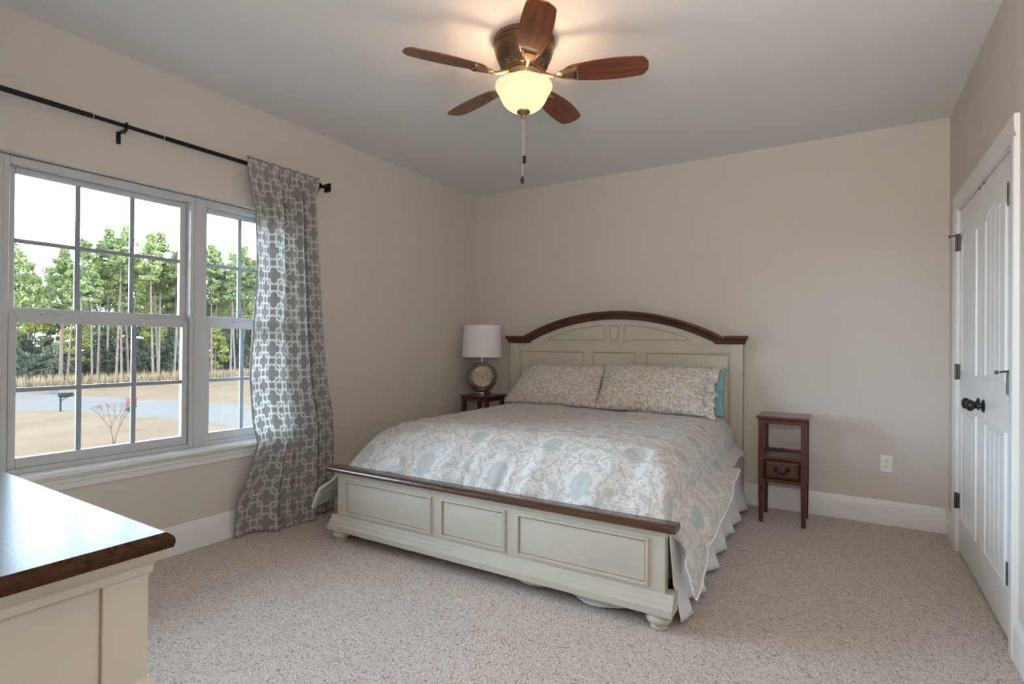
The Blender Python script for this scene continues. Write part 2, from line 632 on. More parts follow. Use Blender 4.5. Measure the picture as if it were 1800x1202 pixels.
# closet casing
cs = MB()
CP = [(0, 0), (.011, 0), (.012, .012), (.016, .02), (.018, .05), (.019, .085), (.016, .09), (0, .09)]
cs.extrude([(XR - a, DY0 - w) for a, w in CP], 'z', 0, DZ)
cs.extrude([(XR - a, DY1 + w) for a, w in CP], 'z', 0, DZ)
cs.extrude([(XR - a, DZ + w) for a, w in CP], 'y', DY0 - .09, DY1 + .09)
cs.box(XR - .002, XR + .10, DY0 - .005, DY0 + .008, 0, DZ + .005).box(XR - .002, XR + .10, DY1 - .008, DY1 + .005, 0, DZ + .005)
cs.box(XR - .002, XR + .10, DY0, DY1, DZ - .008, DZ + .005)
struct(cs.build('trim_1', 'trim_white', smooth=25), 'white closet door casing', 'trim')

# window stool and apron
st = MB()
st.extrude([(XL - .07, .56), (XL + .045, .56), (XL + .052, .566), (XL + .052, .580), (XL + .045, .587), (XL - .07, .587)], 'y', OY0 - .06, OY1 + .06)
st.extrude([(XL, .56), (XL + .030, .56), (XL + .028, .548), (XL + .020, .540), (XL + .020, .525), (XL + .014, .520), (XL + .012, .492), (XL + .008, .486), (XL, .486)], 'y', OY0 - .05, OY1 + .05)
struct(st.build('trim_2', 'trim_white', smooth=25), 'white window stool and apron', 'trim')

# ------------------------------------------------------------------ windows
FX0, FX1 = XL - .135, XL - .045      # frame depth


def window(idx, y0, y1, cols, label):
    """y0..y1: unit between mullion centres"""
    w = empty('window_%d' % idx, (XL - .09, (y0 + y1) / 2, .587))
    struct(w, label, 'window')
    ox, oy, oz = w.location
    def part(mb, name, mat, par=w, bevel=.003, off=(ox, oy, oz), smooth=30):
        mb.v = [(a - off[0], b_ - off[1], c_ - off[2]) for a, b_, c_ in mb.v]
        return mb.build(name, mat, par, bevel=bevel, smooth=smooth)
    fr_ = MB()
    t = .024
    zb, zt = .587, 2.085
    fr_.box(FX0, FX1, y0, y0 + t, zb, zt).box(FX0, FX1, y1 - t, y1, zb, zt)
    fr_.box(FX0, FX1, y0 + t, y1 - t, zt - .036, zt).box(FX0, FX1, y0 + t, y1 - t, zb, zb + .026)
    fr_.box(FX0, FX1 - .05, y0 + t, y0 + t + .012, zb + .026, zt - .036).box(FX0, FX1 - .05, y1 - t - .012, y1 - t, zb + .026, zt - .036)
    part(fr_, 'window_frame', 'vinyl_white')
    for nm, xa, xb, za, zc, ga, gc in (('upper_sash', XL - .125, XL - .097, 1.335, 2.049, 1.378, 2.018), ('lower_sash', XL - .090, XL - .058, .613, 1.343, .663, 1.305)):
        a0, a1 = y0 + t + .004, y1 - t - .004
        g0, g1 = a0 + .030, a1 - .030
        sb = MB()
        sb.box(xa, xb, a0, g0, za, zc).box(xa, xb, g1, a1, za, zc)
        sb.box(xa, xb, g0, g1, za, ga).box(xa, xb, g0, g1, gc, zc)
        so_ = part(sb, nm, 'vinyl_white')
        mu = MB()
        xm = (xa + xb) / 2
        for k in range(1, cols):
            yy = g0 + (g1 - g0) * k / cols
            mu.box(xm - .007, xm + .007, yy - .0115, yy + .0115, ga, gc)
        zz = (ga + gc) / 2
        mu.box(xm - .0065, xm + .0065, g0, g1, zz - .0105, zz + .0105)
        part(mu, 'muntin', 'muntin_grey', so_, .002)
        part(MB().box(xm - .002, xm + .002, g0 - .004, g1 + .004, ga - .004, gc + .004), 'glass_pane', 'glass', so_, 0)
    for yy in ((y0 + (y1 - y0) * .22, y0 + (y1 - y0) * .76) if cols > 2 else ((y0 + y1) / 2 - .02,)):
        lk = MB()
        lk.box(XL - .094, XL - .060, yy - .035, yy + .035, 1.343, 1.350)
        lk.tube([(XL - .078, yy - .02, 1.352), (XL - .070, yy + .04, 1.356)], .005, 8)
        part(lk, 'sash_lock', 'vinyl_white', w, .002)
    return w


M0, M1 = .853, 1.760
window(1, .285, M0 - .02, 2, 'white window nearest the dresser')
window(2, M0 + .02, M1 - .022, 3, 'white double hung window, middle of the three')
window(3, M1 + .022, 2.33, 2, 'narrow white window beside the curtain')
mm = MB()
for yy, hw in ((M0, .021), (M1, .023)):
    mm.box(XL - .135, XL - .040, yy - hw, yy + hw, .587, 2.085)
mm.box(XL - .135, XL - .04, OY0, .286, .587, 2.085).box(XL - .135, XL - .04, 2.329, OY1, .587, 2.085)
struct(mm.build('trim_3', 'vinyl_white', bevel=.004), 'white window mullions', 'trim')

# ------------------------------------------------------------------ closet doors
XD = XR + .004


def door(idx, y0, y1, hinge_side, label):
    d = empty('door_%d' % idx, (XD + .018, (y0 + y1) / 2, 0))
    struct(d, label, 'door')
    cy = (y0 + y1) / 2
    hw = (y1 - y0) / 2 - .0015
    MB().box(-.018, .017, -hw, hw, .012, DZ - .012).build('door_slab', 'trim_white', d, bevel=.002)
    to3 = lambda p, h: (-.018 - h, p[0], p[1])
    prof = [(0, 0), (.004, .007), (.013, .008), (.020, .0015), (.028, .001)]
    px = hw - .105
    # lower panel, upper panel with an arched head (wound so that inset goes inwards)
    lowp = rect(-px, px, .215, .865)
    zt, rise = 1.905, .065
    arc = [(px - 2 * px * k / 12, zt - rise + rise * (1 - ((px - 2 * px * k / 12) / px) ** 2)) for k in range(13)]
    upp = [(-px, 1.075), (px, 1.075)] + arc
    for poly, z0, z1 in ((lowp, .215, .865), (upp, 1.075, zt - rise)):
        pn = panel('door_panel', poly, to3, d, ('trim_white',), prof, [0] * 5)
        pl = MB()
        k0 = -px + .03; wd = (2 * px - .06) / 4
        for k in range(4):
            a, c_ = k0 + wd * k + .0035, k0 + wd * (k + 1) - .0035
            ym = (a + c_) / 2
            top = z1 - .03 if z1 < 1 else z1 - .03 + rise * (1 - (ym / px) ** 2) - .004
            pl.box(-.0225, -.0185, a, c_, z0 + .03, top)
        pl.build('plank', 'trim_white', pn, bevel=.002)
    # knob on the meeting stile
    ky = -hinge_side * (hw - .058)
    kb = MB()
    rx = Matrix.Rotation(R(-90), 3, 'Y')
    kb.lathe([(0, 0), (.032, .0), (.032, .004), (.024, .009), (.013, .012), (.011, .028), (.016, .034), (.026, .042), (.0295, .052), (.026, .062), (.014, .068), (0, .069)], (-.018, ky, .935), 24, mat=rx)
    kb.build('door_knob', 'dark_pewter', d, smooth=40)
    for i, hz in enumerate((1.85, 1.078, .305)):
        hb = MB()
        hy = hinge_side * (hw + .001)
        hb.box(-.0195, -.014, min(hy, hy - hinge_side * .024), max(hy, hy - hinge_side * .024), hz - .045, hz + .045)
        hb.tube([(-.034, hy + hinge_side * .004, hz - .047), (-.034, hy + hinge_side * .004, hz + .047)], .0075, 10)
        hb.box(-.034, -.016, min(hy, hy + hinge_side * .006), max(hy, hy + hinge_side * .006), hz - .045, hz + .045)
        hg = hb.build('hinge', 'hinge_metal', d, smooth=40)
        if (hinge_side < 0 and i == 1) or (hinge_side > 0 and i == 0):
            sb = MB()
            s2 = -1 if hinge_side < 0 else 1
            dy = .055
            sb.tube([(-.0245, hy, hz + .05), (-.035, hy, hz + .05), (-.060, hy - hinge_side * .012, hz + .044)], .0042, 8)
            sb.lathe([(0, 0), (.008, .002), (.008, .012), (0, .014)], (-.062, hy - hinge_side * .012, hz + .043), 12, mat=rx)
            sb.tube([(-.0245, hy, hz + .046), (-.0245, hy, hz + .058)], .009, 10)
            sb.build('hinge_stop', 'hinge_metal', hg, smooth=40)
    # ball catch plate at the top of the door
    MB().box(-.021, -.012, -hinge_side * (hw - .05) - .022, -hinge_side * (hw - .05) + .022, DZ - .018, DZ - .011).build('catch_plate', 'hinge_metal', d)
    return d


DM = (DY0 + DY1) / 2
door(1, DM, DY1 - .010, 1, 'white plank closet door nearer the back wall')
door(2, DY0 + .010, DM, -1, 'white plank closet door nearer the camera')

# ------------------------------------------------------------------ outlet
ou = empty('wall_outlet', (.2345, YB, .42))
tag(ou, 'white double socket outlet low on the wall right of the small table', 'outlet')
MB().box(-.0355, .0355, -.006, 0, -.058, .058).build('cover_plate', 'outlet_plastic', ou, bevel=.003)
for zz in (-.02, .02):
    so_ = MB().box(-.0165, .0165, -.008, -.005, zz - .014, zz + .014).build('socket', 'outlet_plastic', ou, bevel=.005)
    MB().box(-.0075, -.005, -.0085, -.0075, zz - .003, zz + .007).box(.005, .0075, -.0085, -.0075, zz - .003, zz + .007).box(-.002, .002, -.0085, -.0075, zz - .010, zz - .006).build('slot', 'slot_black', so_)

# ------------------------------------------------------------------ bed
BO = (-1.693, 3.40, 0); BR = R(1.1)
bed = empty('bed', BO, BR)
tag(bed, 'cream painted king bed with dark wood arched headboard cap and low footboard', 'bed')
# headboard
HY = 1.035        # front face (local y)
hw = 1.037
hb = MB()
hb.box(-hw, hw, HY, HY + .045, .10, 1.236)
# arch infill
Rr, zc = 1.845, 1.445 - 1.845
ap = [(-.83, 1.236)] + [(x, zc + math.sqrt(Rr * Rr - x * x)) for x in [(-.82 + 1.64 * k / 30) for k in range(31)] if zc + math.sqrt(Rr * Rr - x * x) > 1.236] + [(.83, 1.236)]
hb.extrude([(x, z) for x, z in ap], 'y', HY, HY + .045)
hb.build('headboard', 'cream_paint', bed, bevel=.002, smooth=20)
for sx_ in (-1, 1):
    a = sx_ * (hw - .045)
    MB().box(a - .045, a + .045, HY - .012, HY + .050, 0, 1.236).build('headboard_post', 'cream_paint', bed, bevel=.004)
to3h = lambda p, h: (p[0], HY - h, p[1])
for x0, x1 in ((-.948, -.272), (-.203, .197), (.272, .948)):
    panel('headboard_panel', rect(x0, x1, .55, 1.172), to3h, bed)
def arcz(x, r_=1.80):
    return (1.405 - r_) + math.sqrt(r_ * r_ - x * x)
for s_ in (-1, 1):
    xs = [.085 + (.66 - .085) * k / 14 for k in range(15)]
    pts = [(s_ * .075, 1.256)] + [(s_ * x, max(1.257, arcz(x))) for x in xs]
    # polygon, keep counter-clockwise
    if s_ > 0:
        pts = [pts[0]] + pts[:0:-1]
        pts = [(.075, 1.256), (.66, 1.2565)] + [(x, max(1.2575, arcz(x))) for x in xs[:-1]][::-1]
    else:
        pts = [(-.66, 1.2565), (-.075, 1.256)] + [(-x, max(1.2575, arcz(x))) for x in xs[:-1]]
    panel('headboard_panel', pts, to3h, bed, prof=[(0, 0), (.003, .006), (.009, .007), (.012, .001), (.015, .0008)], pm=[0, 0, 0, 1, 0])
panel('keystone', [(-.038, 1.256), (.038, 1.256), (.056, 1.402), (-.056, 1.402)], to3h, bed, prof=[(0, 0), (.002, .012), (.010, .014), (.014, .006), (.018, .006)], pm=[0, 0, 0, 1, 0])
# headboard cap : crown profile swept along shoulders and arch
path = [(-1.078, 1.236), (-.845, 1.236)]
Ra = 1.845; za = 1.449 - Ra
ang = math.asin(.845 / Ra)
for k in range(0, 41):
    a = -ang + 2 * ang * k / 40
    path.append((Ra * math.sin(a), max(1.236, za + Ra * math.cos(a))))
path += [(.845, 1.236), (1.078, 1.236)]
cap = MB()
prof = [(0.0, .000), (-.022, .000), (-.026, .012), (-.030, .026), (-.043, .042), (-.047, .046), (-.047, .060), (-.042, .066), (.055, .066), (.055, 0)]
rows = []
npth = []
for p in path:
    if not npth or (Vector(p) - Vector(npth[-1])).length > .006:
        npth.append(p)
path = npth
for i, p in enumerate(path):
    p = Vector(p)
    a = Vector(path[max(i - 1, 0)]); c_ = Vector(path[min(i + 1, len(path) - 1)])
    d1 = (p - a).normalized() if (p - a).length > 1e-6 else (c_ - p).normalized()
    d2 = (c_ - p).normalized() if (c_ - p).length > 1e-6 else d1
    n1 = Vector((-d1.y, d1.x)); n2 = Vector((-d2.y, d2.x))
    k = (n1 + n2) / max(.3, 1 + n1.dot(n2))
    rows.append([(p.x + k.x * h, HY + dy, p.y + k.y * h) for dy, h in prof])
# flare of the crown at both ends (mitred return)
vs = [q_ for r_ in rows for q_ in r_]
np_ = len(prof); fs = []
for i in range(len(rows) - 1):
    for k in range(np_):
        k2 = (k + 1) % np_
        fs.append((i * np_ + k, i * np_ + k2, (i + 1) * np_ + k2, (i + 1) * np_ + k))
fs += [tuple(range(np_))[::-1], tuple(range((len(rows) - 1) * np_, len(rows) * np_))]
for i_end, s_ in ((0, -1), (len(rows) - 1, 1)):
    for k, (dy, h) in enumerate(prof):
        q_ = vs[i_end * np_ + k]
        vs[i_end * np_ + k] = (q_[0] - s_ * (.047 + min(dy, -.0)) + s_ * 0.0, q_[1], q_[2])
cap.add(vs, fs)
cap.build('headboard_cap', 'cherry_x', bed, smooth=40)
# footboard
FY = -1.095       # front face
fb = MB()
fb.box(-1.013, 1.013, FY, FY + .055, .10, .425)
fb.build('footboard', 'cream_paint', bed, bevel=.003)
to3f = lambda p, h: (p[0], FY - h, p[1])
for x0, x1 in ((-.943, -.268), (-.206, .210), (.273, .942)):
    panel('footboard_panel', rect(x0, x1, .170, .382), to3f, bed)
# shallow grooves where the end posts meet the rails
MB().extrude([(FY - .020, .425), (FY + .062, .425), (FY + .062, .418), (FY - .004, .398), (FY - .008, .402), (FY - .012, .412)], 'x', -1.025, 1.025).build('footboard_molding', 'cream_paint', bed, smooth=30)
fc = MB()
fc.extrude([(FY - .040, .430), (FY - .034, .425), (FY + .050, .425), (FY + .058, .432), (FY + .058, .449), (FY + .050, .455), (FY - .026, .455), (FY - .036, .450), (FY - .040, .442)], 'x', -1.063, 1.063)
fc.build('footboard_cap', 'cherry_x', bed, bevel=.002, smooth=40)
bmz = [(FY - .045, .072), (FY + .06, .072), (FY + .06, .155), (FY - .004, .155), (FY - .010, .150), (FY - .014, .134), (FY - .024, .128), (FY - .028, .112), (FY - .045, .104)]
MB().extrude(bmz, 'x', -1.053, 1.053).build('footboard_base_molding', 'cream_paint', bed, bevel=.002, smooth=30)
foot = [(0, 0), (.030, 0), (.036, .004), (.037, .012), (.033, .018), (.046, .026), (.054, .038), (.056, .048), (.053, .058), (.046, .066), (.044, .072), (0, .072)]
for sx_ in (-.985, .985):
    MB().lathe(foot, (sx_, FY + .012, 0), 32).build('bun_foot', 'cream_paint', bed, smooth=40)
for sx_ in (-1, 1):
    a = sx_ * .985
    MB().box(a - .014, a + .014, FY + .055, HY, .16, .34).build('side_rail', 'cream_paint', bed, bevel=.003)
MB().box(-.97, .97, FY + .06, HY - .002, .22, .25).build('slat_base', 'cream_paint', bed)

def rbox(x0, x1, y0, y1, z0, z1, name, mat, bev, loc, rz):
    cx, cy = (x0 + x1) / 2, (y0 + y1) / 2
    o = MB().box(x0, x1, y0, y1, z0, z1).build(name, mat, bevel=bev, seg=4)
    o.location = loc; o.rotation_euler.z = rz
    return o

mt = MB().extrude([(-.98, .252), (HY - .015, .252), (HY - .015, .635), (-.60, .635), (-.70, .615), (-.80, .575), (-.90, .49), (-.98, .36)], 'x', -.90, .90).build('mattress', 'mattress_cloth', bevel=.05, seg=4)
mt.location = BO; mt.rotation_euler.z = BR
tag(mt, 'thick white mattress under the damask comforter on the bed', 'mattress')

# comforter -----------------------------------------------------------
ZT = .692


def nz(x, y, z=0):
    return noise.noise(Vector((x, y, z)))


def sstep(a, b_, x):
    t = min(1, max(0, (x - a) / (b_ - a)))
    return t * t * (3 - 2 * t)


def cross(hem, tuck=0):
    """one half of the cross-section from the bed's middle line to the hem: (x, drop)"""
    pts = [(0, 0), (.40, .0), (.72, .004)]
    for k in range(1, 9):
        a = R(90) * k / 8
        pts.append((.80 + .205 * math.sin(a), .008 + .19 * (1 - math.cos(a))))
    pts += [(1.045, .245), (1.085, ZT - .40 if ZT - .40 < hem else hem * .8)] if False else [(1.06, .25)]
    pts.append((1.115, max(.36, .30 + (hem - .30) * .5) if hem > .4 else .5 * (.25 + hem)))
    pts.append((1.135 - .05 * tuck, hem))
    # sort the last ones by drop
    out = [pts[0]]
    for p in pts[1:]:
        if p[1] >= out[-1][1] - 1e-6:
            out.append(p)
    return out


def along(pts, t):
    L = [0]
    for a, b_ in zip(pts, pts[1:]):
        L.append(L[-1] + math.hypot(b_[0] - a[0], b_[1] - a[1]))
    s_ = t * L[-1]
    for i in range(len(pts) - 1):
        if s_ <= L[i + 1] + 1e-9:
            u = (s_ - L[i]) / max(1e-9, L[i + 1] - L[i])
            return pts[i][0] + (pts[i + 1][0] - pts[i][0]) * u, pts[i][1] + (pts[i + 1][1] - pts[i][1]) * u, s_
    return pts[-1][0], pts[-1][1], L[-1]


YH = .90


def comf(u, v):
    s_ = u * 2 - 1
    sg = -1 if s_ < 0 else 1
    yb = -1.030 + v * (YH + 1.030)
    if sg > 0:
        hem = ZT - (.285 + .165 * sstep(-1.15, .5, yb) - .085 * math.exp(-((yb + 1.05) / .30) ** 2) + .010 * nz(yb * 3, 3))
    else:
        hem = ZT - (.20 + .12 * sstep(-1.1, .9, yb))
    x, D, sl = along(cross(hem, sstep(-.2, .8, yb) if sg > 0 else 0), abs(s_))
    # foot drop
    uu = min(1, max(0, (-.60 - yb) / .428))
    F = .252 * (uu ** 2.0)
    side = sstep(1.066, 1.10, x)
    y = yb - .075 * side * sstep(-.80, -1.028, yb)
    p_ = 2.6
    z = ZT - (D ** p_ + F ** p_) ** (1 / p_)
    front = uu
    dw = sstep(.03, .20, D)
    # wrinkles
    w = .011 * nz(x * 2.3, y * 2.3, 1) + .008 * nz(x * 7, y * 10, 2) + .005 * nz(x * 17, y * 24, 3)
    w += front * (.030 * nz(x * 8, y * 1.5, 5) + .010 * nz(x * 22, y * 3, 6)) * (1 - dw)
    # quilting bumps across the top
    z += w * (1 - .6 * dw) + .012 * (1 - dw) * (1 - front)
    fold = .022 * dw * nz(y * 4.2 + z * 1.5, z * 1.2, 7) + .006 * dw * nz(y * 11, z * 4, 8)
    if sg < 0 and x > 1.0:
        x = 1.0 + (x - 1.0) * (1 - .55 * sstep(.2, .7, yb))
    x2 = x + max(-.012, fold + .004) + (.085 * sstep(-.55, -1.03, yb) * min(1, max(0, (D - .06) / .42)) if sg < 0 else 0)
    # puff of the front corner, a deep crease on the right front corner
    if sg > 0:
        cre = math.exp(-((y + .86 - .5 * (ZT - .2 - z)) / .03) ** 2) * dw
        x2 -= .018 * cre
    y -= front * (1 - side) * max(0, w) * .5
    return (sg * x2, y, z)


def comf_uv(u, v):
    s_ = u * 2 - 1
    return ((s_) * 1.52 + 5, v * 2.05 + 3)


cm = MB().grid(comf, 230, 170, comf_uv)
cob = cm.build('comforter', 'comforter_damask', smooth=180, solid=.012)
cob.location = BO; cob.rotation_euler.z = BR
tag(cob, 'puffy beige and sage damask comforter spread over the bed', 'comforter')
# hem piping along both sides
for u in (0.0, 1.0):
    pp = MB()
    pp.tube([Vector(comf(u, k / 120)) + Vector((0, 0, -.004)) for k in range(121)], .0065, 6)
    if u == 0:
        pp.tube([Vector(comf(k / 60 * .12, 0)) + Vector((0, -.002, 0)) for k in range(61)], .006, 6)
    pp.build('piping', 'hem_cord', cob, smooth=60)

# bed skirt ------------------------------------------------------------
def skirt_side(sg):
    def f(u, v):
        y = -1.056 + (.028 * sstep(.60, .68, v)) * (1 - u) + u * 2.06
        z = .40 - v * (.385 - .030 * abs(nz(y * 3.2, 2)))
        ph = y * 17 + 1.6 * nz(y * 2.2, 4)
        sw = (y * 3.3 + .4 * nz(y * 2.2, 6)) % 1.0          # overlapping panels of the gathered cloth
        x = 1.017 + .014 * v + .055 * v * v * sw ** 1.5 + (.004 + .016 * v) * (math.sin(ph) * .5 + .5) + .008 * v * nz(y * 20, v * 2)
        return (sg * x, y, z)
    return f


def skirt_front(u, v):
    x = -1.0 + u * 2.0
    lump = max(0, nz(x * 3.1 + .4, 9)) * .20
    y = -1.005 - .006 * math.sin(x * 23) * v
    z = .21 - .20 * v
    if v > .72:
        t = (v - .72) / .28
        y -= t * lump
        z = .21 - .20 * .72 - (.21 - .20 * .72 - .012 - .016 * math.sin(t * 3.14) * (1 + nz(x * 9, 3))) * min(1, t * 1.4)
    else:
        z = .21 - .20 * v
    return (x, y, max(.006, z))


sk = MB()
sk.grid(skirt_side(1), 260, 14)
sk.grid(skirt_side(-1), 200, 10)
sk.grid(skirt_front, 200, 20)
sko = sk.build('bed_skirt', 'skirt_white', smooth=180, solid=.0015)
sko.location = BO; sko.rotation_euler.z = BR
tag(sko, 'white gathered bed skirt hanging to the carpet below the comforter', 'bed skirt')

# pillows --------------------------------------------------------------
def pillow(name, mat, Wd, Hh, T, loc, tilt, rz, label, seed, ruffle=0, skew=0.0, roll=0.0):
    def shape(u, v, side):
        a, c_ = u * 2 - 1, v * 2 - 1
        x = a * Wd / 2 * (1 - .05 * (1 - abs(a) ** 2) * 0 - .045 * (1 - c_ * c_) * abs(a) ** 3)
        z = c_ * Hh / 2 * (1 - .07 * (1 - a * a) * abs(c_) ** 3 * -.4 - .05 * (1 - a * a))
        th = T / 2 * (max(0, (1 - abs(a) ** 2.6)) * max(0, (1 - abs(c_) ** 2.4))) ** .55
        th *= 1 + .10 * nz(a * 1.5 + seed, c_ * 1.5)
        wr = (.006 * nz(a * 6 + seed, c_ * 6, 3) + .004 * nz(a * 14, c_ * 14 + seed, 5)) * min(1, th / .02)
        wr += .012 * nz(a * 3, c_ * 9 + seed, 2) * sstep(.6, 1, abs(a)) * min(1, th / .02)
        if skew and a < 0:
            x += skew * (c_ + 1) * (-a)
        x += .008 * nz(c_ * 7, seed) * abs(a)
        z += .006 * nz(a * 6, seed + 4) * abs(c_)
        return (x, side * (th + wr), z)
    mb = MB()
    for side in (-1, 1):
        mb.grid(lambda u, v: shape(u, v, side), 70, 44, lambda u, v: (u * Wd + seed, v * Hh + seed * .7))
    o = mb.build(name, mat, smooth=180)
    me = o.data
    bm = bmesh.new(); bm.from_mesh(me)
    bmesh.ops.remove_doubles(bm, verts=bm.verts, dist=.0009)
    bmesh.ops.recalc_face_normals(bm, faces=bm.faces)
    bm.to_mesh(me); bm.free()
    o.location = loc
    o.rotation_euler = (tilt, roll, rz)
    tag(o, label, 'pillow')
    if ruffle:
        rf = MB()
        def rfn(u, v):
            c_ = u * 2 - 1
            e = shape(1, (c_ + 1) / 2, 1)
            amp = .030 * v * math.sin(c_ * 13 + seed)
            return (e[0] - .03 + v * (.095 + .035 * nz(c_ * 3, seed)), e[1] + amp + .012 * math.sin(c_ * 29) * v, e[2] * (1 + .02 * v) + .012 * v * math.sin(c_ * 9))
        rf.grid(rfn, 70, 8, lambda u, v: (v * .08 + 2, u * Hh + 1))
        rf.build('ruffled_edge', mat, o, smooth=180, solid=.004)
    return o


pillow('pillow', 'sham_damask', .90, .41, .21, (-2.165, 4.205, .872), R(-38), R(1), 'damask pillow on the side of the bed by the table lamp', 3.3, skew=.055)
pillow('pillow', 'sham_damask', .86, .415, .21, (-1.295, 4.150, .885), R(-34), R(1), 'damask pillow with a ruffled end in front of the teal pillow', 8.1, ruffle=1)
pillow('pillow', 'teal_cloth', .60, .38, .10, (-1.085, 4.345, .868), R(-14), R(1), 'teal pillow peeking out behind the ruffled damask pillow', 5.2)

# ------------------------------------------------------------------ small tables
def small_table(loc, label):
    t = empty('small_table', loc)
    tag(t, label, 'table', 'slim mahogany tables beside the bed')
    tp = MB()
    tp.box(-.163, .163, -.158, .158, .722, .740).box(-.153, .153, -.148, .148, .712, .7225)
    tp.build('table_top', 'mahogany', t, bevel=.006, seg=3)
    for sx_ in (-1, 1):
        for sy in (-1, 1):
            lg = MB()
            c_ = (sx_ * .131, sy * .126)
            lg.box(c_[0] - .0175, c_[0] + .0175, c_[1] - .0175, c_[1] + .0175, .28, .712)
            lg.tbox(c_, .0135, .0135, .0175, .0175, 0, .28)
            lg.build('leg', 'mahogany', t, bevel=.0025)
    ap_ = MB()
    ap_.box(-.114, .114, -.138, -.122, .686, .712).box(-.114, .114, .122, .138, .686, .712)
    ap_.box(-.138, -.122, -.109, .109, .686, .712).box(.122, .138, -.109, .109, .686, .712)
    ap_.build('apron', 'mahogany', t, bevel=.002)
    MB().box(-.135, .135, -.140, .130, .440, .464).box(-.114, .114, .118, .134, .464, .482).build('shelf', 'mahogany', t, bevel=.003)
    bx = MB()
    bx.box(-.114, .114, -.138, -.120, .283, .306).box(-.138, -.122, -.109, .109, .283, .440).box(.122, .138, -.109, .109, .283, .440)
    bx.box(-.114, .114, .122, .138, .283, .440).box(-.122, .122, -.12, .122, .283, .290)
    bx.build('drawer_case', 'mahogany', t, bevel=.002)
    dr = MB()
    poly = rect(-.111, .111, .310, .436)
    dr.rings([(poly, -.10), (poly, .0), (inset(poly, .003), .003), (inset(poly, .022), .013), (inset(poly, .024), .013)], lambda p, h: (p[0], -.130 - h, p[1]), [0] * 5)
    d_ = dr.build('drawer', 'mahogany', t, smooth=20)
    hn = MB()
    for sx_ in (-1, 1):
        hn.lathe([(0, .012), (.008, .011), (.013, .006), (.014, 0)], (sx_ * .036, -.143, .380), 16, mat=Matrix.Rotation(R(90), 3, 'X'))
    hn.tube([(.036 * math.cos(a) * 1.02, -.158, .376 - .026 * math.sin(a)) for a in [math.pi * k / 14 for k in range(15)]], [.0035 + .002 * math.sin(math.pi * k / 14) for k in range(15)], 8)
    hn.build('drawer_pull', 'black_metal', d_, smooth=50)
    return t


t1 = small_table((-.374, 4.255, 0), 'slim mahogany table with one drawer and nothing on it, right of the bed')
t2 = copy_tree(t1); t2.location = (-2.962, 4.255, 0)
t2['label'] = 'slim mahogany table under the white-shaded lamp in the corner'

# ------------------------------------------------------------------ table lamp
la = empty('table_lamp', (-2.985, 4.265, .740))
tag(la, 'round mercury glass table lamp with white drum shade in the corner', 'lamp')
bs = MB().lathe([(0, 0), (.082, 0), (.084, .004), (.084, .022), (.080, .026), (.050, .029), (0, .029)], seg=40).build('lamp_base', 'nickel', la, smooth=40)
bd = MB()
# thick disc standing on edge, its flat ringed face turned to the room
prof = [(0, .076), (.030, .077), (.085, .074), (.098, .071), (.108, .064)]
for k in range(1, 16):
    a = R(50) + R(80) * k / 16
    prof.append((.145 * math.sin(a), .145 * math.cos(a) * .70))
prof += [(.108, -.064), (.085, -.074), (0, -.076)]
bd.lathe(prof, (0, 0, 0), 48)
bdo = bd.build('lamp_body', 'mercury_glass', la, smooth=40)
bdo.location = (0, 0, .167)
ydir = Vector((.60, -.80, .0)).normalized()
bdo.rotation_euler = ydir.to_track_quat('Z', 'Y').to_euler()
MB().lathe([(0, .082), (.005, .081), (.008, .076)], seg=16).build('face_knob', 'nickel', bdo, smooth=60)
MB().lathe([(0, 0), (.040, 0), (.042, .006), (.030, .012), (.014, .014), (.014, .022), (.009, .024), (.009, .11), (0, .11)], (0, 0, .300), 28).build('lamp_neck', 'nickel', la, smooth=40)
sh = MB()
sh.lathe([(.192, .358), (.178, .660), (.175, .660), (.189, .358)], seg=64)
sh.f.append([k + 3 * 64 for k in range(0)]) if False else None
sho = sh.build('lamp_shade', 'shade_linen', la, smooth=40)
sp = MB()
for k in range(3):
    a = k * 2.094
    sp.tube([(0, 0, .40), (.188 * math.cos(a), .188 * math.sin(a), .40)], .002, 6)
sp.build('shade_spider', 'nickel', sho)

# ------------------------------------------------------------------ dresser
DX1, DYF, DYB = -1.05, .522, .045
dr_ = empty('dresser', ((DX1 - 2.65) / 2, (DYF + DYB) / 2, 0))
tag(dr_, 'cream dresser with a glossy dark wood top below the window', 'dresser')
hx = (DX1 + 2.65) / 2; hy = (DYF - DYB) / 2
tp = MB()
zt = .87
tpp = [(-hx, -hy), (hx, -hy), (hx, hy), (-hx, hy)]
tp.rings([(inset(tpp, .012), zt - .030), (inset(tpp, .002), zt - .028), (inset(tpp, .0), zt - .018), (inset(tpp, .001), zt - .010), (inset(tpp, .006), zt - .004), (inset(tpp, .009), zt - .0025), (inset(tpp, .012), zt)], lambda p, h: (p[0], p[1], h), [0] * 7)
tp.f.append([0, 3, 2, 1]); tp.mi.append(0)
tp.build('dresser_top', 'dresser_top', dr_, smooth=12)
bx = hx - .075; by = hy - .014
dbm = MB()
dbm.box(-bx, bx, -by, by - .012, .10, .815)
dbm.box(bx - .012, bx + .008, by - .075, by, .10, .800).box(bx - .012, bx + .008, -by, -by + .06, .10, .800)
dbm.box(-bx - .008, -bx + .012, by - .075, by, .10, .800).box(-bx - .008, -bx + .012, -by, -by + .06, .10, .800)
dbm.build('dresser_body', 'cream_paint', dr_, bevel=.003)
MB().box(bx - .002, bx + .0022, by - .0765, by - .0742, .10, .79).build('panel_groove', 'glaze', dr_)
cn = MB()
def cx_(e):
    return [(-bx - e, -by - e * .25), (bx + e, -by - e * .25), (bx + e, by + e * .25), (-bx - e, by + e * .25)]
cpn = [(-bx, -by), (bx, -by), (bx, by), (-bx, by)]
